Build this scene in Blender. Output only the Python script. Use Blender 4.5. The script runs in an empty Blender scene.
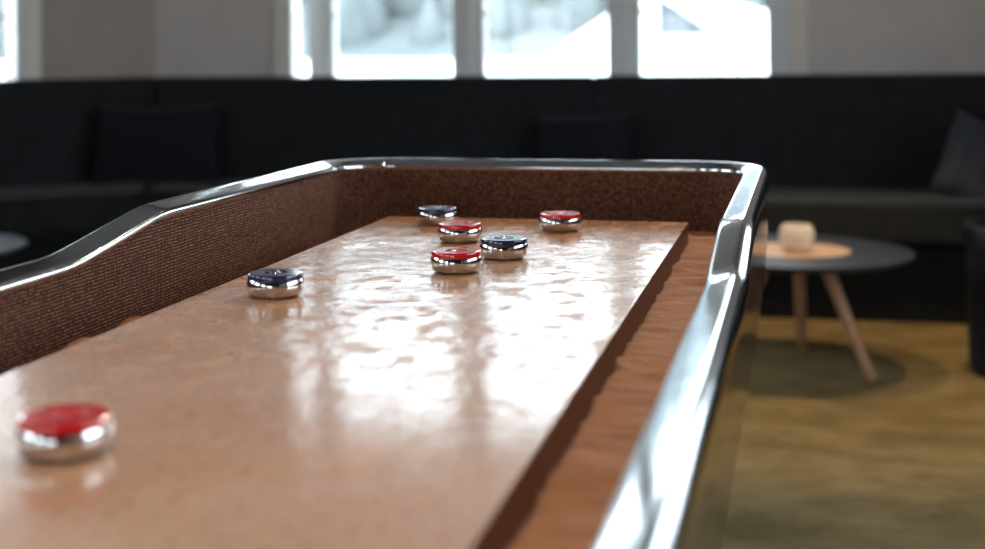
import bpy, bmesh, math, random
from math import sin, cos, pi, radians
from mathutils import Vector, Matrix
random.seed(7)
scene = bpy.context.scene
COL = scene.collection

# ------------------------------------------------------------------ helpers
def link_mesh(name, bm, mat, parent=None, smooth=True, angle=35, recalc=True, wn=True):
    if recalc:
        bmesh.ops.recalc_face_normals(bm, faces=bm.faces)
    me = bpy.data.meshes.new(name)
    bm.to_mesh(me); bm.free()
    if smooth:
        for p in me.polygons: p.use_smooth = True
        me.set_sharp_from_angle(angle=radians(angle))
    if mat is not None: me.materials.append(mat)
    o = bpy.data.objects.new(name, me)
    COL.objects.link(o)
    if parent: o.parent = parent
    if smooth and wn:
        md = o.modifiers.new('weighted_normals', 'WEIGHTED_NORMAL'); md.keep_sharp = True; md.weight = 90
    return o

def empty(name, loc, rotz=0.0):
    o = bpy.data.objects.new(name, None)
    o.empty_display_size = 0.1
    COL.objects.link(o)
    o.location = loc; o.rotation_euler = (0, 0, rotz)
    return o

def tag(o, label=None, cat=None, group=None, kind=None):
    if label: o['label'] = label
    if cat: o['category'] = cat
    if group: o['group'] = group
    if kind: o['kind'] = kind
    return o

def copy_tree(o, parent=None):
    c = o.copy(); COL.objects.link(c)
    if parent: c.parent = parent
    for ch in list(o.children): copy_tree(ch, c)
    return c

def add_box(bm, c, s, rot=None, bevel=0.0, seg=2):
    t = bmesh.new()
    bmesh.ops.create_cube(t, size=1.0)
    for v in t.verts: v.co = Vector((v.co.x*s[0], v.co.y*s[1], v.co.z*s[2]))
    if bevel > 0:
        bmesh.ops.bevel(t, geom=list(t.edges), offset=bevel, segments=seg, profile=0.5, affect='EDGES')
    M = Matrix.Translation(Vector(c)) @ (rot.to_4x4() if rot else Matrix.Identity(4))
    for v in t.verts: v.co = M @ v.co
    merge(bm, t)

def merge(bm, t):
    me = bpy.data.meshes.new('tmp'); t.to_mesh(me); t.free()
    bm.from_mesh(me); bpy.data.meshes.remove(me)

def add_lathe(bm, prof, n=48, M=None):
    rings = []
    for r, z in prof:
        if r < 1e-6:
            rings.append([bm.verts.new((0, 0, z))])
        else:
            rings.append([bm.verts.new((r*cos(2*pi*i/n), r*sin(2*pi*i/n), z)) for i in range(n)])
    newv = [v for r in rings for v in r]
    for a, b in zip(rings[:-1], rings[1:]):
        for i in range(n):
            j = (i+1) % n
            if len(a) == 1 and len(b) == 1: continue
            if len(a) == 1: bm.faces.new((a[0], b[i], b[j]))
            elif len(b) == 1: bm.faces.new((a[i], a[j], b[0]))
            else: bm.faces.new((a[i], a[j], b[j], b[i]))
    if M is not None:
        for v in newv: v.co = M @ v.co

def add_tube(bm, p0, p1, r0, r1, n=16):
    p0 = Vector(p0); p1 = Vector(p1); d = p1-p0
    q = d.to_track_quat('Z', 'Y').to_matrix().to_4x4()
    L = d.length
    add_lathe(bm, [(0, 0), (r0*.8, 0), (r0, r0*.2), (r1, L-r1*.2), (r1*.8, L), (0, L)], n, Matrix.Translation(p0) @ q)

def loft_poly(bm, pb, pt, z0, z1, bevel=0.0, seg=3):
    t = bmesh.new()
    b = [t.verts.new((x, y, z0)) for x, y in pb]
    u = [t.verts.new((x, y, z1)) for x, y in pt]
    n = len(pb)
    t.faces.new(b[::-1]); t.faces.new(u)
    for i in range(n):
        j = (i+1) % n
        t.faces.new((b[i], b[j], u[j], u[i]))
    if bevel > 0:
        bmesh.ops.bevel(t, geom=list(t.edges), offset=bevel, segments=seg, profile=0.5, affect='EDGES')
    merge(bm, t)

# ------------------------------------------------------------------ materials
def new_mat(name):
    m = bpy.data.materials.new(name); m.use_nodes = True
    nt = m.node_tree
    return m, nt, nt.nodes['Principled BSDF']

def N(nt, kind, **kw):
    n = nt.nodes.new(kind)
    for k, v in kw.items():
        if k in n.inputs: n.inputs[k].default_value = v
        else: setattr(n, k, v)
    return n

def coords(nt, scale=(1, 1, 1)):
    tc = N(nt, 'ShaderNodeTexCoord')
    mp = N(nt, 'ShaderNodeMapping'); mp.inputs['Scale'].default_value = scale
    nt.links.new(tc.outputs['Object'], mp.inputs['Vector'])
    return mp.outputs['Vector']

def noise(nt, vec, scale, detail=4, rough=.55):
    n = N(nt, 'ShaderNodeTexNoise'); n.inputs['Scale'].default_value = scale
    n.inputs['Detail'].default_value = detail; n.inputs['Roughness'].default_value = rough
    nt.links.new(vec, n.inputs['Vector']); return n.outputs['Fac']

def ramp(nt, fac, stops):
    r = N(nt, 'ShaderNodeValToRGB')
    e = r.color_ramp.elements
    while len(e) < len(stops): e.new(0.5)
    for k, (p, c) in enumerate(stops):
        e[k].position = p
        e[k].color = (c[0], c[1], c[2], 1) if not isinstance(c, (int, float)) else (c, c, c, 1)
    nt.links.new(fac, r.inputs['Fac']); return r.outputs['Color']

def math_node(nt, op, a, b=None):
    n = N(nt, 'ShaderNodeMath', operation=op)
    for k, x in enumerate((a, b)):
        if x is None: continue
        if isinstance(x, (int, float)): n.inputs[k].default_value = x
        else: nt.links.new(x, n.inputs[k])
    return n.outputs[0]

def bump(nt, height, strength, dist, bsdf, prev=None):
    b = N(nt, 'ShaderNodeBump'); b.inputs['Strength'].default_value = strength; b.inputs['Distance'].default_value = dist
    nt.links.new(height, b.inputs['Height'])
    if prev is not None: nt.links.new(prev, b.inputs['Normal'])
    nt.links.new(b.outputs['Normal'], bsdf.inputs['Normal'])
    return b.outputs['Normal']

def simple(name, col, rough=.5, metal=0.0, var=0.12, nscale=30, bstr=0.0, bdist=.002, spec=.5, coat=0.0):
    m, nt, b = new_mat(name)
    v = coords(nt)
    f = noise(nt, v, nscale, 3)
    lo = tuple(c*(1-var) for c in col); hi = tuple(min(1, c*(1+var)) for c in col)
    nt.links.new(ramp(nt, f, [(.3, lo), (.7, hi)]), b.inputs['Base Color'])
    b.inputs['Roughness'].default_value = rough; b.inputs['Metallic'].default_value = metal
    b.inputs['Specular IOR Level'].default_value = spec
    b.inputs['Coat Weight'].default_value = coat; b.inputs['Coat IOR'].default_value = 1.55; b.inputs['Coat Roughness'].default_value = .12
    if bstr > 0: bump(nt, f, bstr, bdist, b)
    return m

def fabric(name, col, scale=900, var=.35, bstr=.3):
    m, nt, b = new_mat(name)
    v = coords(nt)
    f = noise(nt, v, scale, 2); g = noise(nt, v, 14, 3)
    mix = math_node(nt, 'ADD', math_node(nt, 'MULTIPLY', f, .6), math_node(nt, 'MULTIPLY', g, .4))
    lo = tuple(c*(1-var) for c in col); hi = tuple(c*(1+var) for c in col)
    nt.links.new(ramp(nt, mix, [(.35, lo), (.65, hi)]), b.inputs['Base Color'])
    b.inputs['Roughness'].default_value = .9; b.inputs['Specular IOR Level'].default_value = .2
    b.inputs['Sheen Weight'].default_value = .08
    bump(nt, f, bstr, .001, b)
    return m

M_wall = simple('wall_paint', (.67, .595, .57), .75, var=.04, nscale=6)
M_wall_warm = simple('warm_wall_tone', (.42, .35, .32), .75, var=.04, nscale=6)  # darker, warmer tone on the diagonal wall
M_dark = simple('dark_wall_paint', (.07, .06, .055), .7, var=.05, nscale=6)
M_ceil = simple('ceiling_paint', (.16, .145, .13), .8, var=.03, nscale=5)
M_frame = simple('window_paint', (.80, .80, .80), .4, var=.03, nscale=8)
M_reveal = simple('reveal_paint', (.75, .75, .74), .6, var=.03, nscale=8)
M_casing = simple('casing_paint', (.84, .77, .71), .5, var=.04, nscale=8)
M_sofa = fabric('charcoal_upholstery', (.0195, .020, .0235))
M_seat = fabric('charcoal_seat_upholstery', (.017, .0175, .0175))
M_pillow_black = fabric('black_cushion_cloth', (.010, .011, .016), var=.25)
M_pillow_grey = fabric('grey_cushion_cloth', (.055, .060, .072), var=.2)
M_plinth = simple('black_plinth', (.005, .005, .006), .7, spec=.2)
M_bin = simple('black_plastic', (.006, .007, .011), .6, spec=.25)
M_binrim = simple('black_gloss_rim', (.006, .006, .007), .3)
M_top = simple('slate_tabletop', (.022, .024, .034), .45, var=.08, nscale=20, spec=.3)
M_cabinet = simple('dark_brown_lacquer', (.020, .012, .009), .10, var=.15, nscale=12, coat=.3)
M_red = simple('red_puck_plastic', (.50, .006, .010), .10, var=.05, nscale=60, coat=.6)
M_navy = simple('navy_puck_plastic', (.020, .016, .075), .10, var=.05, nscale=60, coat=.6)
M_emblem_red = simple('pale_red_emblem', (.42, .010, .016), .3, var=.05)
M_ceramic = simple('beige_ceramic', (.78, .64, .48), .5, var=.08, nscale=25)
M_trim = simple('white_lamp_trim', (.8, .8, .8), .4)
M_ground = simple('white_ground', (.82, .84, .86), .8, var=.05, nscale=.3)  # plain near-white ground outdoors
M_house = simple('white_render', (.88, .88, .88), .8, var=.02, nscale=2)
M_roof = simple('grey_cladding', (.07, .08, .085), .8, var=.1, nscale=2)

def wood(name, c1, c2, rough, scale=(18, 18, 2.5)):
    m, nt, b = new_mat(name)
    v = coords(nt, scale)
    f = noise(nt, v, 5, 5, .6)
    nt.links.new(ramp(nt, f, [(.3, c1), (.7, c2)]), b.inputs['Base Color'])
    b.inputs['Roughness'].default_value = rough
    bump(nt, f, .1, .001, b)
    return m
M_leg = wood('oiled_oak', (.30, .14, .07), (.46, .24, .13), .5)
M_inlay = wood('light_wood', (.50, .30, .165), (.64, .41, .245), .45, (2.5, 18, 18))

# chrome
m, nt, b = new_mat('polished_chrome')
b.inputs['Base Color'].default_value = (.64, .63, .62, 1); b.inputs['Metallic'].default_value = 1; b.inputs['Roughness'].default_value = .07
f = noise(nt, coords(nt), 40, 2); nt.links.new(ramp(nt, f, [(.2, .05), (.8, .09)]), b.inputs['Roughness'])
M_chrome = m
# rail metal: polished with fine lengthwise brushing
m, nt, b = new_mat('polished_rail_metal')
b.inputs['Base Color'].default_value = (.62, .645, .68, 1); b.inputs['Metallic'].default_value = 1
f = noise(nt, coords(nt), 25, 3); nt.links.new(ramp(nt, f, [(.2, .07), (.8, .11)]), b.inputs['Roughness'])
M_rail = m

# playing board: waxed maple with a sprinkle of powder
def board_mat():
    m, nt, b = new_mat('waxed_maple')
    v = coords(nt)
    grain = noise(nt, coords(nt, (60, 3, 60)), 3, 5, .6)
    patch = noise(nt, v, 9, 4, .6)
    base = ramp(nt, math_node(nt, 'ADD', math_node(nt, 'MULTIPLY', grain, .5), math_node(nt, 'MULTIPLY', patch, .5)),
                [(.32, (.38, .160, .054)), (.68, (.52, .245, .10))])
    speck = noise(nt, v, 300, 2, .7)
    pw = ramp(nt, speck, [(.42, 0.0), (.56, 1.0)])
    dense = ramp(nt, noise(nt, v, 6, 3), [(.35, .25), (.65, .60)])
    sp = N(nt, 'ShaderNodeSeparateXYZ'); nt.links.new(v, sp.inputs[0])
    wob = math_node(nt, 'ADD', sp.outputs['Y'], math_node(nt, 'MULTIPLY', noise(nt, v, 5, 3), .5))
    far_thin = ramp(nt, math_node(nt, 'MULTIPLY', wob, .4), [(.825, 1.0), (.90, .08)])   # pale specks thin out towards the far end of the board
    fac = math_node(nt, 'MULTIPLY', math_node(nt, 'MULTIPLY', pw, dense), far_thin)
    mx = N(nt, 'ShaderNodeMix', data_type='RGBA')
    nt.links.new(fac, mx.inputs[0]); nt.links.new(base, mx.inputs[6]); mx.inputs[7].default_value = (.56, .49, .49, 1)
    nt.links.new(mx.outputs[2], b.inputs['Base Color'])
    b.inputs['IOR'].default_value = 1.5
    rr = ramp(nt, noise(nt, v, 70, 4, .65), [(.38, .26), (.62, .42)])
    nt.links.new(rr, b.inputs['Roughness'])
    # glossy wax coat; dull dried patches, thicker and lumpier towards the far end
    yr0 = ramp(nt, math_node(nt, 'MULTIPLY', wob, .4), [(.44, .15), (.66, 1.0)])
    yr = ramp(nt, math_node(nt, 'MULTIPLY', wob, .4), [(.52, .3), (.70, 1.0)])
    isl = ramp(nt, noise(nt, coords(nt, (1, .8, 1)), 30, 4, .6), [(.525, 0.0), (.595, 1.0)])
    nt.links.new(math_node(nt, 'SUBTRACT', .8, math_node(nt, 'MULTIPLY', math_node(nt, 'MULTIPLY', isl, yr0), .72)), b.inputs['Coat Weight'])
    b.inputs['Coat IOR'].default_value = 1.5
    nt.links.new(ramp(nt, noise(nt, v, 60, 3, .6), [(.40, .02), (.65, .10)]), b.inputs['Coat Roughness'])
    bump(nt, speck, .9, .0011, b)
    def cbump(height, strength, dist, prev=None):
        k = N(nt, 'ShaderNodeBump'); k.inputs['Strength'].default_value = strength; k.inputs['Distance'].default_value = dist
        nt.links.new(height, k.inputs['Height'])
        if prev is not None: nt.links.new(prev, k.inputs['Normal'])
        nt.links.new(k.outputs['Normal'], b.inputs['Coat Normal'])
        return k.outputs['Normal']
    w0 = noise(nt, coords(nt, (1, .6, 1)), 16, 3, .5)
    amp = ramp(nt, noise(nt, v, 5, 2), [(.38, .25), (.62, 1.0)])
    w1 = math_node(nt, 'MULTIPLY', noise(nt, v, 42, 5, .6), math_node(nt, 'MULTIPLY', amp, yr))
    n0 = cbump(w0, .6, .0011)
    n1 = cbump(w1, .8, .0014, n0)
    cbump(speck, .4, .00022, n1)
    return m
M_board = board_mat()
M_board_side = wood('board_edge_wood', (.12, .042, .018), (.19, .07, .03), .45, (4, 1.2, 30))

# woven lining of the walls
def lining_mat():
    m, nt, b = new_mat('woven_brown_lining')
    tc = N(nt, 'ShaderNodeTexCoord'); sp = N(nt, 'ShaderNodeSeparateXYZ')
    nt.links.new(tc.outputs['UV'], sp.inputs[0])
    s = sp.outputs['X']
    k = 2*pi/.0038
    wob = math_node(nt, 'MULTIPLY', noise(nt, tc.outputs['Object'], 45, 2), 5.0)
    a = math_node(nt, 'SINE', math_node(nt, 'ADD', math_node(nt, 'MULTIPLY', s, k), wob))
    c = math_node(nt, 'SINE', math_node(nt, 'ADD', math_node(nt, 'MULTIPLY', sp.outputs['Y'], k), wob))
    w = math_node(nt, 'MULTIPLY', math_node(nt, 'ADD', math_node(nt, 'MULTIPLY', a, .5), .5), math_node(nt, 'ADD', math_node(nt, 'MULTIPLY', c, .5), .5))
    h = math_node(nt, 'MULTIPLY', w, ramp(nt, noise(nt, tc.outputs['Object'], 300, 3, .7), [(.35, .25), (.65, 1.0)]))
    nt.links.new(ramp(nt, h, [(.05, (.042, .011, .0045)), (.40, (.110, .034, .015)), (.66, (.56, .34, .22))]), b.inputs['Base Color'])  # lightest stop paints the sparkle of the threads into the colour
    b.inputs['Roughness'].default_value = .75; b.inputs['Specular IOR Level'].default_value = .2
    bump(nt, w, .9, .0016, b)
    return m
M_lining = lining_mat()

def gutter_mat():
    m, nt, b = new_mat('tan_gutter_carpet')
    v = coords(nt)
    f = noise(nt, v, 500, 3, .7); g = noise(nt, coords(nt, (4, 14, 1)), 4, 4)
    mix = math_node(nt, 'ADD', math_node(nt, 'MULTIPLY', f, .5), math_node(nt, 'MULTIPLY', g, .5))
    nt.links.new(ramp(nt, mix, [(.32, (.19, .062, .018)), (.68, (.42, .175, .068))]), b.inputs['Base Color'])
    b.inputs['Roughness'].default_value = .75
    wr = noise(nt, coords(nt, (6, 15, 1)), 1.6, 3, .6)
    n0 = bump(nt, wr, .9, .012, b)
    bump(nt, f, .5, .0012, b, n0)
    return m
M_gutter = gutter_mat()

def carpet_mat():
    m, nt, b = new_mat('olive_gold_carpet')
    v = coords(nt)
    f = noise(nt, v, 420, 3, .7); g = noise(nt, coords(nt, (2.2, 3.2, 1)), 2.0, 6, .65)
    mix = math_node(nt, 'ADD', math_node(nt, 'MULTIPLY', f, .3), math_node(nt, 'MULTIPLY', g, .7))
    nt.links.new(ramp(nt, mix, [(.34, (.130, .089, .037)), (.5, (.215, .150, .066)), (.68, (.31, .222, .105))]), b.inputs['Base Color'])
    b.inputs['Roughness'].default_value = .95; b.inputs['Specular IOR Level'].default_value = .1
    bump(nt, f, .6, .004, b)
    return m
M_carpet = carpet_mat()

def glass_mat():
    m, nt, b = new_mat('window_glass')
    nt.nodes.remove(b)
    out = nt.nodes['Material Output']
    tr = N(nt, 'ShaderNodeBsdfTransparent'); tr.inputs['Color'].default_value = (.93, .96, .96, 1)
    gl = N(nt, 'ShaderNodeBsdfGlossy'); gl.inputs['Roughness'].default_value = .02
    fr = N(nt, 'ShaderNodeFresnel'); fr.inputs['IOR'].default_value = 1.35
    mx = N(nt, 'ShaderNodeMixShader')
    nt.links.new(fr.outputs[0], mx.inputs[0]); nt.links.new(tr.outputs[0], mx.inputs[1]); nt.links.new(gl.outputs[0], mx.inputs[2])
    nt.links.new(mx.outputs[0], out.inputs['Surface'])
    return m
M_glass = glass_mat()

def blind_mat():
    m, nt, b = new_mat('screen_blind_cloth')
    nt.nodes.remove(b)
    out = nt.nodes['Material Output']
    d = N(nt, 'ShaderNodeBsdfDiffuse'); d.inputs['Color'].default_value = (.5, .48, .45, 1)
    t = N(nt, 'ShaderNodeBsdfTranslucent'); t.inputs['Color'].default_value = (.55, .54, .5, 1)
    f = noise(nt, coords(nt), 300, 2)
    mx = N(nt, 'ShaderNodeMixShader')
    nt.links.new(ramp(nt, f, [(.2, .35), (.8, .5)]), mx.inputs[0])
    nt.links.new(d.outputs[0], mx.inputs[1]); nt.links.new(t.outputs[0], mx.inputs[2])
    nt.links.new(mx.outputs[0], out.inputs['Surface'])
    return m
M_blind = blind_mat()

def forest_mat():
    m, nt, b = new_mat('hazy_forest_green')
    v = coords(nt)
    f = noise(nt, v, .25, 4, .6)
    nt.links.new(ramp(nt, f, [(.35, (.115, .130, .134)), (.65, (.155, .168, .168))]), b.inputs['Base Color'])
    b.inputs['Roughness'].default_value = 1; b.inputs['Specular IOR Level'].default_value = 0
    return m
M_forest = forest_mat()

def lens_mat():
    m, nt, b = new_mat('lamp_lens')
    b.inputs['Base Color'].default_value = (.9, .85, .75, 1)
    b.inputs['Emission Color'].default_value = (1, .82, .58, 1); b.inputs['Emission Strength'].default_value = 25
    f = noise(nt, coords(nt), 80, 1); nt.links.new(ramp(nt, f, [(0, .3), (1, .5)]), b.inputs['Roughness'])
    return m
M_lens = lens_mat()

# ------------------------------------------------------------------ room shell
CEIL = 2.85
bm = bmesh.new(); add_box(bm, (-.8, 1.0, -.05), (8.6, 10.8, .1)); tag(link_mesh('floor', bm, M_carpet, smooth=False), kind='structure')
bm = bmesh.new(); add_box(bm, (-.8, 1.0, CEIL+.05), (8.6, 10.8, .1)); tag(link_mesh('ceiling', bm, M_ceil, smooth=False), kind='structure')

def frame_of(p0, p1):
    """local wall frame: s along p0->p1, n outward (to the left of travel), z up"""
    p0 = Vector((p0[0], p0[1], 0)); p1 = Vector((p1[0], p1[1], 0))
    e = (p1-p0).normalized(); n = Vector((-e.y, e.x, 0))
    R = Matrix((e, n, Vector((0, 0, 1)))).transposed()
    return p0, R, (p1-p0).length

def wbox(bm, fr, s0, s1, n0, n1, z0, z1, bevel=0):
    p0, R, L = fr
    c = p0 + R @ Vector(((s0+s1)/2, (n0+n1)/2, (z0+z1)/2))
    add_box(bm, c, (abs(s1-s0), abs(n1-n0), abs(z1-z0)), R, bevel)

TH = .36
def wall(name, p0, p1, openings, ext0=0, ext1=0, mat=None):
    fr = frame_of(p0, p1); L = fr[2]
    bm = bmesh.new(); s = -ext0
    for (a, b_, z0, z1) in sorted(openings):
        if a > s: wbox(bm, fr, s, a, 0, TH, 0, CEIL)
        wbox(bm, fr, a, b_, 0, TH, 0, z0); wbox(bm, fr, a, b_, 0, TH, z1, CEIL)
        s = b_
    wbox(bm, fr, s, L+ext1, 0, TH, 0, CEIL)
    return fr, tag(link_mesh(name, bm, mat or M_wall, smooth=False), kind='structure')

def window(name, fr, a, b_, z0, z1, panes, blind_to=None, nfront=.20, cas=.075, casl=0):
    """panes: list of (s0,s1) clear glass spans"""
    p0, R, L = fr
    root = empty(name, p0 + R @ Vector(((a+b_)/2, 0, z0)))
    tag(root, kind='structure')
    inv = Matrix.Translation(-root.location)
    def part(nm, bm, mat, par=root, sm=False):
        bmesh.ops.transform(bm, matrix=inv, verts=bm.verts)
        return link_mesh(nm, bm, mat, par, smooth=sm)
    fb = .06
    bm = bmesh.new()
    wbox(bm, fr, a, b_, nfront, nfront+.08, z0, z0+fb, .004)
    wbox(bm, fr, a, b_, nfront, nfront+.08, z1-fb, z1, .004)
    edges = [a] + [x for p in panes for x in p] + [b_]
    for k in range(0, len(edges), 2):
        wbox(bm, fr, edges[k], edges[k+1], nfront, nfront+.08, z0+fb*.5, z1-fb*.5, .006)
        if 0 < k < len(edges)-2:   # raised centre mullion between two sashes
            m_ = (edges[k]+edges[k+1])/2
            wbox(bm, fr, m_-.022, m_+.022, nfront-.018, nfront+.02, z0+fb*.5, z1-fb*.5, .004)
    part('window_frame', bm, M_frame)
    for (x0, x1) in panes:
        bm = bmesh.new(); wbox(bm, fr, x0-.01, x1+.01, nfront+.04, nfront+.046, z0+fb-.01, z1-fb+.01)
        part('pane', bm, M_glass)
        bm = bmesh.new()
        add_tube(bm, p0+R @ Vector((x0+.012, nfront+.02, z0+.36)), p0+R @ Vector((x0+.012, nfront-.022, z0+.36)), .012, .012, 12)
        part('sash_knob', bm, M_trim, sm=True)
        if blind_to:
            bm = bmesh.new(); wbox(bm, fr, x0-.005, x1+.005, nfront-.032, nfront-.029, blind_to, z1-.05)
            part('roller_blind', bm, M_blind)
    # reveal lining
    bm = bmesh.new()
    wbox(bm, fr, a-.002, a+.012, -.001, nfront, z0, z1); wbox(bm, fr, b_-.012, b_+.002, -.001, nfront, z0, z1)
    wbox(bm, fr, a, b_, -.001, nfront, z1-.012, z1+.002)
    part('reveal', bm, M_reveal)
    bm = bmesh.new(); wbox(bm, fr, a-.02, b_+.02, -.03, nfront, z0-.025, z0+.006, .004)
    part('window_sill', bm, M_casing)
    bm = bmesh.new()
    wbox(bm, fr, a-cas+(.087 if casl else 0), a+casl, -.018, 0, z0-.02, z1+cas, .003); wbox(bm, fr, b_, b_+cas, -.018, 0, z0-.02, z1+cas, .003)
    wbox(bm, fr, a-cas, b_+cas, -.018, 0, z1, z1+cas, .003)
    part('casing', bm, M_casing)
    return root

YB = 6.05
CX = -3.05          # where the diagonal bay wall meets the back wall
DX, DY = -4.75, 4.35
# back wall runs left -> right; outward is +Y
opA = (-2.452-CX, -.072-CX, .86, 2.56)
opB = (1.20-CX, 2.85-CX, .86, 2.56)
frB, _ = wall('wall_back', (CX, YB), (3.2, YB), [opA, opB], ext1=TH)
pn = [(-2.442, -2.350), (-2.228, -1.631), (-1.480, -.893), (-.745, -.171)]  # narrow first pane is added, standing in for the daylit reveal
window('window_1', frB, *opA, [(x-CX, y-CX) for x, y in pn], blind_to=2.21, casl=.095)
window('window_2', frB, *opB, [(1.30-CX, 1.97-CX), (2.09-CX, 2.75-CX)], blind_to=2.21)
# diagonal wall, from its left end to the corner
DL = math.hypot(CX-DX, YB-DY)
opD = (.55, DL-.62, .86, 2.56)
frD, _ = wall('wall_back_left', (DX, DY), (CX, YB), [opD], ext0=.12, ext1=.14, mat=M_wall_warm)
window('window_3', frD, *opD, [(.66, 1.06), (1.18, DL-.62-.16), (DL-.62-.10, DL-.62-.025)], nfront=.03)  # narrow last pane is added to give the reveal's bright strip
# left wall, front wall (behind the camera), right wall
frL, _ = wall('wall_left', (DX, -4.0), (DX, DY), [(1.4, 3.6, .9, 2.5), (4.6, 6.8, .9, 2.5)], ext0=TH)
window('fill_window_4', frL, 1.4, 3.6, .9, 2.5, [(1.5, 2.45), (2.55, 3.5)])  # unseen window, added to let in fill daylight
window('fill_window_5', frL, 4.6, 6.8, .9, 2.5, [(4.7, 5.65), (5.75, 6.7)])  # second added window on this side, also for fill daylight
frF, _ = wall('wall_front', (3.2, -4.0), (DX, -4.0), [(3.2, 5.0, .60, 1.5), (6.0, 7.7, .8, 2.4)], ext0=TH, mat=M_dark)
window('window_6', frF, 3.2, 5.0, .60, 1.5, [(3.28, 3.62), (3.76, 4.06), (4.20, 4.46), (4.62, 4.92)])
window('fill_window_8', frF, 6.0, 7.7, .8, 2.4, [(6.08, 6.8), (6.9, 7.62)])  # added behind the camera to brighten the back wall
frR, _ = wall('wall_right', (3.2, YB), (3.2, -4.0), [(2.4, 6.2, .85, 2.5)])
window('fill_window_7', frR, 2.4, 6.2, .85, 2.5, [(2.5, 3.62), (3.74, 4.86), (4.98, 6.1)])  # unseen window, added and widened to bring daylight onto the floor
bm = bmesh.new(); wbox(bm, frF, 0, 7.95, -.015, 0, 0, .09); tag(link_mesh('baseboard_front', bm, M_casing, smooth=False), kind='structure')
bm = bmesh.new(); wbox(bm, frR, 0, 10.05, -.015, 0, 0, .09); tag(link_mesh('baseboard_right', bm, M_casing, smooth=False), kind='structure')

# ------------------------------------------------------------------ shuffleboard table
XL, XR, YN, YF = -.752, -.094, -2.45, 2.185      # inner wall lines
YM = (YN+YF)/2
table = empty('shuffleboard_table', ((XL+XR)/2, YM, 0))
tag(table, 'long shuffleboard table with polished metal rail, brown woven inner walls and tan board', 'shuffleboard table')
TI = Matrix.Translation(-table.location)
def tpart(nm, bm, mat, **k):
    bmesh.ops.transform(bm, matrix=TI, verts=bm.verts)
    return link_mesh(nm, bm, mat, table, **k)

def rail_h(y):
    d = abs(y-YM); a, b_ = 1.435, 1.635; lo, hi = .845, .876
    def sp(x, w=.010): return x if x > 30*w else w*math.log1p(math.exp(max(-40, x/w)))
    t = (sp(d-a)-sp(d-b_))/(b_-a)
    return lo+(hi-lo)*t

def loop(ri, step=.02):
    """closed rounded-rectangle of (cx,cy,nx,ny,r) so that point(o) = c + (r+o)*n"""
    out = []
    x0, x1, y0, y1 = XL+ri, XR-ri, YN+ri, YF-ri
    def line(a, b_, n):
        L = math.hypot(b_[0]-a[0], b_[1]-a[1]); k = max(2, int(L/step))
        for i in range(k): t = i/k; out.append((a[0]+(b_[0]-a[0])*t, a[1]+(b_[1]-a[1])*t, n[0], n[1], ri))
    def arc(c, a0):
        for i in range(12): a = a0+(pi/2)*i/12; out.append((c[0], c[1], cos(a), sin(a), ri))
    line((x1, y0), (x1, y1), (1, 0)); arc((x1, y1), 0)
    line((x1, y1), (x0, y1), (0, 1)); arc((x0, y1), pi/2)
    line((x0, y1), (x0, y0), (-1, 0)); arc((x0, y0), pi)
    line((x0, y0), (x1, y0), (0, -1)); arc((x1, y0), 1.5*pi)
    return out
RI = .085
LP = loop(RI)
def sweep(prof, uv=False, closed=True):
    """prof: list of (offset, fn(hrail)->z)"""
    bm = bmesh.new(); rows = []
    for (cx, cy, nx, ny, r) in LP:
        row = []
        yy = cy+r*ny
        h = rail_h(yy)
        for (o, zf) in prof:
            row.append(bm.verts.new((cx+(r+o)*nx, cy+(r+o)*ny, zf(h))))
        rows.append(row)
    n = len(rows); m_ = len(prof)
    lay = bm.loops.layers.uv.new('UVMap') if uv else None
    run = 0.0
    for i in range(n):
        a, b_ = rows[i], rows[(i+1) % n]
        step = (a[0].co.xy-b_[0].co.xy).length
        for j in range(m_ if closed else m_-1):
            k = (j+1) % m_
            f = bm.faces.new((a[j], b_[j], b_[k], a[k]))
            if uv:
                for lp, q in zip(f.loops, ((run, a[j]), (run+step, b_[j]), (run+step, b_[k]), (run, a[k]))): lp[lay].uv = (q[0], q[1].co.z)
        run += step
    return bm
rp = [(.006, -.019), (.001, -.0175), (-.0012, -.0155), (-.0014, -.0105), (-.0004, -.0082), (.0014, -.0068), (.004, -.0059), (.0075, -.0048), (.010, -.0042), (.013, -.0032), (.016, -.0026), (.0185, -.0018), (.021, -.0012), (.0245, -.0003), (.0265, 0),
      (.029, -.0008), (.035, -.0085), (.0365, -.012), (.0365, -.030), (.027, -.031), (.012, -.027)]
tpart('rail', sweep([(o, (lambda d: (lambda h: h+d))(z)) for o, z in rp]), M_rail, angle=50, wn=False)
tpart('wall_lining', sweep([(0, lambda h: .733), (0, lambda h: h-.0165), (.012, lambda h: h-.0165), (.012, lambda h: .733)], True), M_lining)
hull = [(.012, lambda h: h-.030), (.034, lambda h: h-.030), (.034, lambda h: .78), (.028, lambda h: .70), (.014, lambda h: .60), (-.008, lambda h: .48),
        (-.030, lambda h: .36), (-.052, lambda h: .22), (-.064, lambda h: .12), (-.080, lambda h: .12), (-.02, lambda h: .60), (.012, lambda h: .73)]
tpart('cabinet', sweep(hull), M_cabinet, angle=25)
for yy in (YN+.75, YF-.75):
    bm = bmesh.new(); add_box(bm, ((XL+XR)/2, yy, .07), (.34, .5, .14), bevel=.01)
    tpart('plinth', bm, M_plinth)
bm = bmesh.new(); add_box(bm, ((XL+XR)/2, YM, .722), (XR-XL+.01, YF-YN+.01, .02)); tpart('tray_floor', bm, M_plinth, smooth=False)

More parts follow.
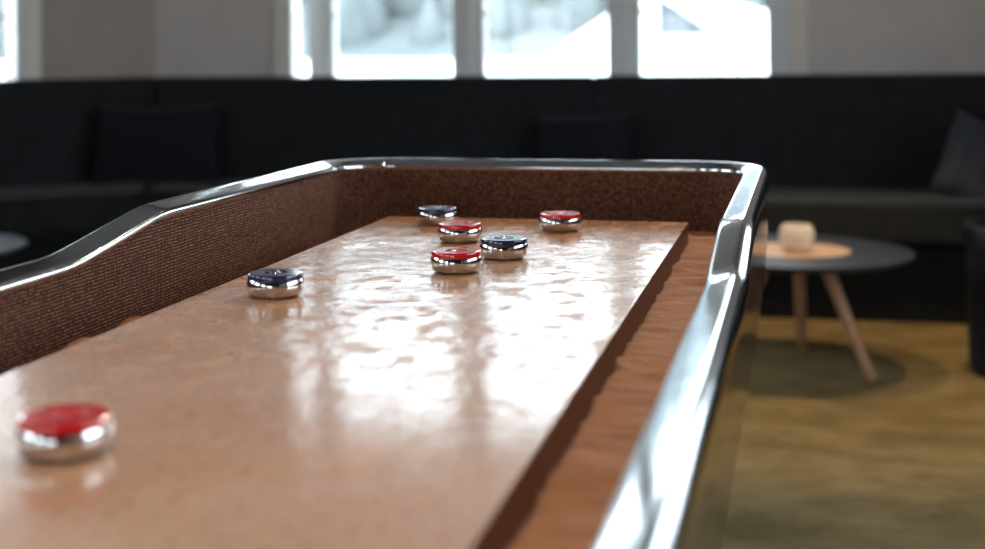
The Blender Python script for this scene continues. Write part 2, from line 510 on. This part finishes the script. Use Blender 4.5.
# board: rounded long edges, slight raised arris; side faces darker wood
BX0, BX1, BY0, BY1, BZ = -.636, -.173, -2.29, 2.035, .800
bm = bmesh.new(); add_box(bm, ((BX0+BX1)/2, (BY0+BY1)/2, (BZ+.7965)/2), (BX1-BX0, BY1-BY0, BZ-.7965), bevel=.0012, seg=2)
board = tpart('playing_board', bm, M_board)
bm = bmesh.new(); add_box(bm, ((BX0+BX1)/2, (BY0+BY1)/2, .7735), (BX1-BX0-.0012, BY1-BY0-.0012, .0458))
bmesh.ops.transform(bm, matrix=TI, verts=bm.verts)
link_mesh('board_core', bm, M_board_side, board, smooth=False)

# gutter carpet: one wrinkled strip all round the board
from mathutils import noise as mn
def gz(x, y):
    p = Vector((x*9, y*16, 0))
    w = mn.noise(p)*.0035 + mn.noise(p*2.7)*.0018
    fold = max(0, mn.noise(Vector((x*5+3, y*34+1.5*mn.noise(Vector((x*14, y*5, 4))), 7))))
    z = .7655 + w + .017*fold
    if x < BX0:                                  # left strip has ridden up against the wall
        u = (BX0-x)/(BX0-XL)
        lift = max(0, min(1, (y-.55)/.4))*max(0, min(1, (2.05-y)/.2))
        b_ = sum(a*math.exp(-((y-c)/w)**2) for c, w, a in ((.90, .10, .7), (1.19, .045, .95), (1.30, .035, .8), (1.44, .06, .85), (1.70, .09, .6), (1.93, .05, .7)))
        side = math.exp(-((u-.38)/.33)**2)
        z += -.024*min(1, u*3) + lift*side*(.046*b_ + .006*mn.noise(Vector((x*25, y*45, 1))))
    return z
bm = bmesh.new()
xs = [XL+.002+(XR-XL-.004)*i/56 for i in range(57)]
ny_ = 460; ys = [YN+.002+(YF-YN-.004)*j/ny_ for j in range(ny_+1)]
grid = {}
def gv(i, j):
    if (i, j) not in grid: grid[(i, j)] = bm.verts.new((xs[i], ys[j], gz(xs[i], ys[j])))
    return grid[(i, j)]
for i in range(56):
    for j in range(ny_):
        if xs[i] > BX0+.004 and xs[i+1] < BX1-.004 and ys[j] > BY0+.01 and ys[j+1] < BY1-.01: continue
        bm.faces.new((gv(i, j), gv(i+1, j), gv(i+1, j+1), gv(i, j+1)))
tpart('gutter_carpet', bm, M_gutter, angle=80, wn=False)

# ------------------------------------------------------------------ pucks
def make_puck(capmat, emmat):
    root = empty('shuffleboard_puck', (0, 0, 0))
    bm = bmesh.new()
    add_lathe(bm, [(0, 0), (.0225, 0), (.0246, .0006), (.0270, .0023), (.0289, .0052), (.0301, .0088), (.0305, .0120), (.0302, .0149), (.0296, .0173), (.0288, .0191), (.0274, .0197), (0, .0197)], 64)
    link_mesh('body', bm, M_chrome, root)
    bm = bmesh.new()
    add_lathe(bm, [(0, .0182), (.0284, .0182), (.0292, .0187), (.0293, .0195), (.0291, .0226), (.0287, .0237), (.0279, .0244), (.0266, .0246), (.0262, .0246), (.0138, .0246), (.0134, .0245), (.0130, .0238),
                   (.0058, .0238), (.0054, .0244), (.0050, .0246), (0, .0246)], 64)
    cap = link_mesh('cap', bm, capmat, root, angle=28)
    bm = bmesh.new()
    for k in range(5):
        a = 2*pi*k/5
        R = Matrix.Rotation(a, 3, 'Z')
        add_box(bm, R @ Vector((.0095, 0, .0239)), (.0066, .0026, .0012), R, .0006)
    link_mesh('emblem', bm, emmat, cap)
    return root
def place(p, x, y, rot, label, group, z=BZ):
    p.location = (x, y, z); p.rotation_euler = (0, 0, rot)
    tag(p, label, 'puck', group)
pr = make_puck(M_red, M_emblem_red); pb = make_puck(M_navy, M_navy)
BZp = BZ+.0004
RED = [(-.471, .802, .3, 'red-capped chrome puck in the blurred foreground, alone near the left edge of the board'),
       (-.400, 1.543, .9, 'red-capped chrome puck at the front of the far cluster of four'),
       (-.458, 1.787, 1.5, 'red-capped chrome puck in the middle of the far cluster, behind the front red one'),
       (-.344, 1.917, .1, 'red-capped chrome puck standing apart on the right near the far end of the board')]
BLU = [(-.550, 1.359, .5, 'navy-capped chrome puck standing alone on the left, beside the woven wall'),
       (-.368, 1.654, 1.1, 'navy-capped chrome puck touching distance right of the front red one in the cluster'),
       (-.535, 1.956, .2, 'navy-capped chrome puck farthest back on the board, left of the cluster')]
for lst, src, g in ((RED, pr, 'red pucks on the board'), (BLU, pb, 'navy pucks on the board')):
    for k, (x, y, r, lab) in enumerate(lst):
        p = src if k == 0 else copy_tree(src)
        place(p, x, y, r, lab, g, BZp)

# ------------------------------------------------------------------ bench along the back
T225 = math.tan(radians(22.5))
def cpt(d): return (CX+T225*d, YB-d)                       # mitred corner at inset d
u = Vector((CX-DX, YB-DY)).normalized(); nin = Vector((u.y, -u.x))
def dpt(s, d): q = Vector((CX, YB))-u*s+nin*d; return (q.x, q.y)
def module(label, kind, x0=None, x1=None):
    gap = .004
    def poly(d0, d1):
        if kind == 'left':
            a, b_ = cpt(d0), cpt(d1); sh = Vector((-u.x, -u.y))*gap
            a = (a[0]+sh.x, a[1]+sh.y); b_ = (b_[0]+sh.x, b_[1]+sh.y)
            return [a, dpt(2.0, d0), dpt(2.0, d1), b_]
        a = (cpt(d0)[0]+gap, YB-d0) if x0 is None else (x0+gap, YB-d0)
        b_ = (cpt(d1)[0]+gap, YB-d1) if x0 is None else (x0+gap, YB-d1)
        return [a, b_, (x1-gap, YB-d1), (x1-gap, YB-d0)]
    pl = poly(.03, .70); c = (sum(p[0] for p in pl)/4, sum(p[1] for p in pl)/4, 0)
    root = empty('bench_sofa', c); tag(root, label, 'bench', 'upholstered bench modules along the back walls')
    inv = Matrix.Translation(-Vector(c))
    def part(nm, bm, mat, **k):
        bmesh.ops.transform(bm, matrix=inv, verts=bm.verts); return link_mesh(nm, bm, mat, root, **k)
    bm = bmesh.new(); loft_poly(bm, poly(.03, .62), poly(.03, .62), 0, .31, .004); part('plinth', bm, M_plinth)
    bm = bmesh.new(); loft_poly(bm, poly(.03, .70), poly(.03, .70), .31, .465, .022, 4); part('seat', bm, M_seat)
    bm = bmesh.new(); loft_poly(bm, poly(.035, .19), poly(.035, .14), .455, .936, .016, 4); part('backrest', bm, M_sofa)
module('charcoal bench section along the diagonal wall, at the left side of the photo', 'left')
module('middle charcoal bench section under the three-pane window', 'mid', None, -.915)
module('right charcoal bench section behind the round table with the beige cup', 'mid', -.915, 3.15)

# ------------------------------------------------------------------ cushions
def cushion(w, h, t):
    bm = bmesh.new(); n = 22
    for sgn in (1, -1):
        g = []
        for i in range(n+1):
            row = []
            for j in range(n+1):
                a = -1+2*i/n; b_ = -1+2*j/n
                k = (1-a**4)*(1-b_**4)
                pin = 1-.07*(1-b_*b_)*abs(a)**3; pin2 = 1-.07*(1-a*a)*abs(b_)**3
                th = t/2*max(0, k)**.55
                row.append(bm.verts.new((a*w/2*pin, sgn*th+.004*mn.noise(Vector((a*2, b_*2, sgn*3))), b_*h/2*pin2)))
            g.append(row)
        for i in range(n):
            for j in range(n):
                bm.faces.new((g[i][j], g[i+1][j], g[i+1][j+1], g[i][j+1]))
    bmesh.ops.remove_doubles(bm, verts=bm.verts, dist=.0095)
    return bm
def put_cushion(name, w, h, t, mat, loc, rot, label):
    o = link_mesh(name, cushion(w, h, t), mat, angle=80, wn=False)
    o.location = loc; o.rotation_euler = rot
    tag(o, label, 'cushion', 'loose cushions on the bench'); return o
put_cushion('cushion', .56, .36, .15, M_pillow_black, (-2.855, 5.66, .64), (radians(-14), 0, radians(14)), 'black rectangular cushion leaning in the corner at the left end of the bench')
put_cushion('cushion', .42, .34, .14, M_pillow_black, (-.925, 5.77, .605), (radians(-14), radians(-2), radians(-4)), 'black cushion leaning on the bench seam, half hidden behind the table rail')
put_cushion('cushion', .36, .36, .14, M_pillow_grey, (.675, 5.72, .57), (radians(-16), radians(27), radians(18)), 'grey cushion tilted on the right end of the bench')

# ------------------------------------------------------------------ round coffee tables
def coffee_table(loc, rot):
    root = empty('coffee_table', loc, rot)
    H = .385; Rr = .375
    bm = bmesh.new()
    add_lathe(bm, [(0, H-.020), (Rr-.030, H-.020), (Rr-.006, H-.010), (Rr, H-.005), (Rr, H-.002), (Rr-.003, H), (.1755, H), (.1755, H-.004), (0, H-.004)], 96)
    top = link_mesh('table_top', bm, M_top, root)
    bm = bmesh.new(); add_lathe(bm, [(0, H-.0035), (.175, H-.0035), (.175, H+.0005), (0, H+.0005)], 64)
    link_mesh('inlay', bm, M_inlay, top)['label'] = 'pale round wood inlay'
    for k in range(3):
        a = pi/2+k*2*pi/3
        bm = bmesh.new()
        add_tube(bm, (cos(a)*.10, sin(a)*.10, H-.019), (cos(a)*.275, sin(a)*.275, 0.0), .022, .015, 20)
        link_mesh('leg', bm, M_leg, root)
    bm = bmesh.new(); add_lathe(bm, [(0, H-.034), (.13, H-.034), (.13, H-.020), (0, H-.020)], 40)
    link_mesh('mounting_plate', bm, M_plinth, root)
    return root
t1 = coffee_table((-.040, 4.62, 0), radians(-3))
tag(t1, 'round slate-topped coffee table with splayed oak legs, beige cup on its wood inlay', 'coffee table', 'round coffee tables by the bench')
t2 = copy_tree(t1); t2.location = (-3.035, 4.19, 0); t2.rotation_euler = (0, 0, .6)
tag(t2, 'round coffee table whose bare grey top edge shows behind the rail at far left', 'coffee table', 'round coffee tables by the bench')

cup = empty('tealight_cup', (-.038, 4.60, .3857)); tag(cup, 'beige rounded tealight cup standing on the wood inlay of the coffee table', 'cup')
bm = bmesh.new()
add_lathe(bm, [(0, 0), (.034, 0), (.040, .004), (.050, .018), (.056, .036), (.0575, .050), (.0555, .066), (.049, .080), (.043, .086), (.040, .0865), (.039, .084), (.046, .074), (.051, .055), (.047, .030), (.036, .014), (0, .012)], 48)
link_mesh('cup_body', bm, M_ceramic, cup)
bm = bmesh.new(); add_lathe(bm, [(0, .0125), (.019, .0125), (.019, .026), (0, .026)], 24)
link_mesh('tealight', bm, M_trim, cup)

# black bin at the right edge
bn = empty('waste_bin', (.712, 4.68, 0)); tag(bn, 'black round bin with a broad rim, cut off by the right edge', 'bin')
bm = bmesh.new(); add_lathe(bm, [(0, 0), (.200, 0), (.206, .006), (.212, .40), (.205, .40), (.198, .02), (0, .02)], 56)
link_mesh('body', bm, M_bin, bn)
bm = bmesh.new(); add_lathe(bm, [(.206, .398), (.221, .400), (.224, .408), (.224, .468), (.220, .476), (.205, .478), (.200, .470), (.200, .398), (.206, .398)], 56)
link_mesh('rim', bm, M_binrim, bn)

# ------------------------------------------------------------------ ceiling lamps
def lamp(x, y, power, cone, label, col=(1, .74, .40), soft=.035, aim=None):
    root = empty('ceiling_light', (x, y, CEIL)); tag(root, label, 'ceiling light', 'recessed ceiling spotlights')
    bm = bmesh.new(); add_lathe(bm, [(.036, -.001), (.055, -.001), (.055, -.006), (.050, -.010), (.040, -.010), (.036, -.006), (.036, -.001)], 40)
    link_mesh('trim_ring', bm, M_trim, root)
    bm = bmesh.new(); add_lathe(bm, [(0, -.001), (.034, -.001), (.034, -.004), (0, -.004)], 32)
    link_mesh('lens', bm, M_lens, root)
    L = bpy.data.lights.new('spot', 'SPOT'); L.energy = power; L.color = col; L.spot_size = radians(cone); L.spot_blend = .35
    L.shadow_soft_size = soft
    lo = bpy.data.objects.new('bulb', L); COL.objects.link(lo); lo.parent = root; lo.location = (0, 0, -.02)
    if aim: lo.rotation_euler = (Vector(aim)-Vector((x, y, CEIL))).to_track_quat('-Z', 'Y').to_euler()
lamp(.52, 4.58, 105, 54, 'recessed ceiling spotlight just right of the coffee table with the cup')
lamp(-.31, 4.58, 95, 54, 'recessed ceiling spotlight just left of the coffee table with the cup')
lamp(.30, 3.75, 295, 56, 'added ceiling spotlight beyond the table end, raking light over the board', (1, .87, .72), .06, (-.40, .85, .8))  # unseen lamp, added to rake light across board and gutter
lamp(-.30, .10, 125, 60, 'added ceiling spotlight above the middle of the table, fill light for the far end', (1, .84, .64), .06, (-.40, 1.75, .8))  # added fill lamp that brightens the lining at the far end

# ------------------------------------------------------------------ outdoors
bm = bmesh.new()
pts = [(7.0, -.4), (16, -.25), (40, .1), (60, .45), (140, .5)]
rows = [[bm.verts.new((x, y, z)) for x in (-140, -60, 0, 60, 140)] for y, z in pts]
for a, b_ in zip(rows[:-1], rows[1:]):
    for i in range(4): bm.faces.new((a[i], a[i+1], b_[i+1], b_[i]))
bmesh.ops.recalc_face_normals(bm, faces=bm.faces)
tag(link_mesh('ground', bm, M_ground), kind='structure')

hill = lambda x, y: .4 + max(0, (y-75))*(.08+.28/(1+math.exp((100*x/y+11.5)/3.0))) + 2*mn.noise(Vector((x*.02, y*.02, 0)))
bm = bmesh.new()
gx = [-150+300*i/50 for i in range(51)]; gy = [72+90*j/20 for j in range(21)]
gg = [[bm.verts.new((x, y, hill(x, y) if y > 73 else .3)) for y in gy] for x in gx]
for i in range(50):
    for j in range(20): bm.faces.new((gg[i][j], gg[i+1][j], gg[i+1][j+1], gg[i][j+1]))
for k in range(2600):
    x = random.uniform(-95, 45); y = 76+76*random.random()**.8; z = hill(x, y)-.4
    h = random.uniform(2.5, 6.5); r = h*random.uniform(.22, .36)
    M_ = Matrix.Translation((x, y, z))
    if random.random() < .6: add_lathe(bm, [(r*.9, 0), (r, h*.15), (r*.62, h*.5), (r*.3, h*.78), (0, h)], 9, M_)
    else: add_lathe(bm, [(r*1.05, 0), (r*1.15, h*.3), (r*1.1, h*.6), (r*.75, h*.82), (0, h*.92)], 9, M_)
fo = link_mesh('hillside_forest', bm, M_forest, angle=60, recalc=False, wn=False)
tag(fo, 'hazy pale blue-green wooded hillside seen through the window', 'forest', kind='stuff')

# white gabled house
YH = 62.0
hx = lambda X: X
house = empty('house', (-6.8, YH, .3)); tag(house, 'white gabled house seen through the middle and right window panes', 'house')
HI = Matrix.Translation(-Vector((-6.8, YH, .3)))
def hpart(nm, bm, mat, par=house):
    bmesh.ops.transform(bm, matrix=HI, verts=bm.verts); return link_mesh(nm, bm, mat, par, smooth=False)
def prism_y(bm, poly, y0, y1):
    a = [bm.verts.new((x, y0, z)) for x, z in poly]; b_ = [bm.verts.new((x, y1, z)) for x, z in poly]
    bm.faces.new(a); bm.faces.new(b_[::-1])
    for i in range(len(poly)):
        j = (i+1) % len(poly); bm.faces.new((a[i], b_[i], b_[j], a[j]))
HOUSE_X0, HOUSE_XA, HOUSE_X1 = -11.4, -6.8, 1.5
bm = bmesh.new(); prism_y(bm, [(HOUSE_X0, -1), (HOUSE_X0, .55), (HOUSE_XA, 3.6), (HOUSE_X1, 1.6), (HOUSE_X1, -1)], YH, YH+9); hpart('house_wall', bm, M_house)
bm = bmesh.new()
prism_y(bm, [(HOUSE_XA+.25, 1.55), (HOUSE_XA+.25, 3.35), (HOUSE_XA+2.95, 1.55)], YH-.12, YH-.02); hpart('gable_cladding', bm, M_roof)
bm = bmesh.new()
prism_y(bm, [(HOUSE_X0-.3, .42), (HOUSE_XA, 3.72), (HOUSE_XA, 3.9), (HOUSE_X0-.3, .6)], YH-.3, YH+9.3)
prism_y(bm, [(HOUSE_X1+.3, 1.5), (HOUSE_XA, 3.72), (HOUSE_XA, 3.9), (HOUSE_X1+.3, 1.68)], YH-.3, YH+9.3)
hpart('house_roof', bm, M_house)

# ------------------------------------------------------------------ sky, camera, view
w = bpy.data.worlds.new('sky'); scene.world = w; w.use_nodes = True
nt = w.node_tree; bg = nt.nodes['Background']
tc = N(nt, 'ShaderNodeTexCoord'); sp = N(nt, 'ShaderNodeSeparateXYZ'); nt.links.new(tc.outputs['Generated'], sp.inputs[0])
cr = ramp(nt, sp.outputs['Z'], [(0.0, (.90, .95, 1.0)), (.5, (.80, .90, 1.0))])
nt.links.new(cr, bg.inputs['Color']); bg.inputs['Strength'].default_value = 8.4

cam = bpy.data.cameras.new('camera'); co = bpy.data.objects.new('camera', cam); COL.objects.link(co)
cam.sensor_width = 36; cam.lens = 50; cam.sensor_fit = 'HORIZONTAL'
cam.shift_y = -(274.5-48)/985
yaw = math.atan((807-492.5)/1368); roll = radians(.5)
fwd = Vector((-sin(yaw), cos(yaw), 0)); right = Vector((cos(yaw), sin(yaw), 0)); up = Vector((0, 0, 1))
# rolled clockwise so that the horizon climbs to the right
r2 = right*cos(roll) - up*sin(roll); u2 = up*cos(roll) + right*sin(roll)
co.matrix_world = Matrix.Translation((0, 0, 1.06)) @ Matrix((r2, u2, -fwd)).transposed().to_4x4()
cam.clip_start = .02; cam.clip_end = 500
cam.dof.use_dof = True; cam.dof.focus_distance = 1.64; cam.dof.aperture_fstop = 3.2
scene.camera = co
vs = scene.view_settings
vs.view_transform = 'Standard'; vs.look = 'None'; vs.gamma = 1; vs.exposure = 0; vs.use_curve_mapping = False
scene.cycles.use_denoising = True
scene.cycles.max_bounces = 10; scene.cycles.diffuse_bounces = 6; scene.cycles.transparent_max_bounces = 12
scene.cycles.sample_clamp_indirect = 8
scene.cycles.caustics_reflective = False; scene.cycles.caustics_refractive = False
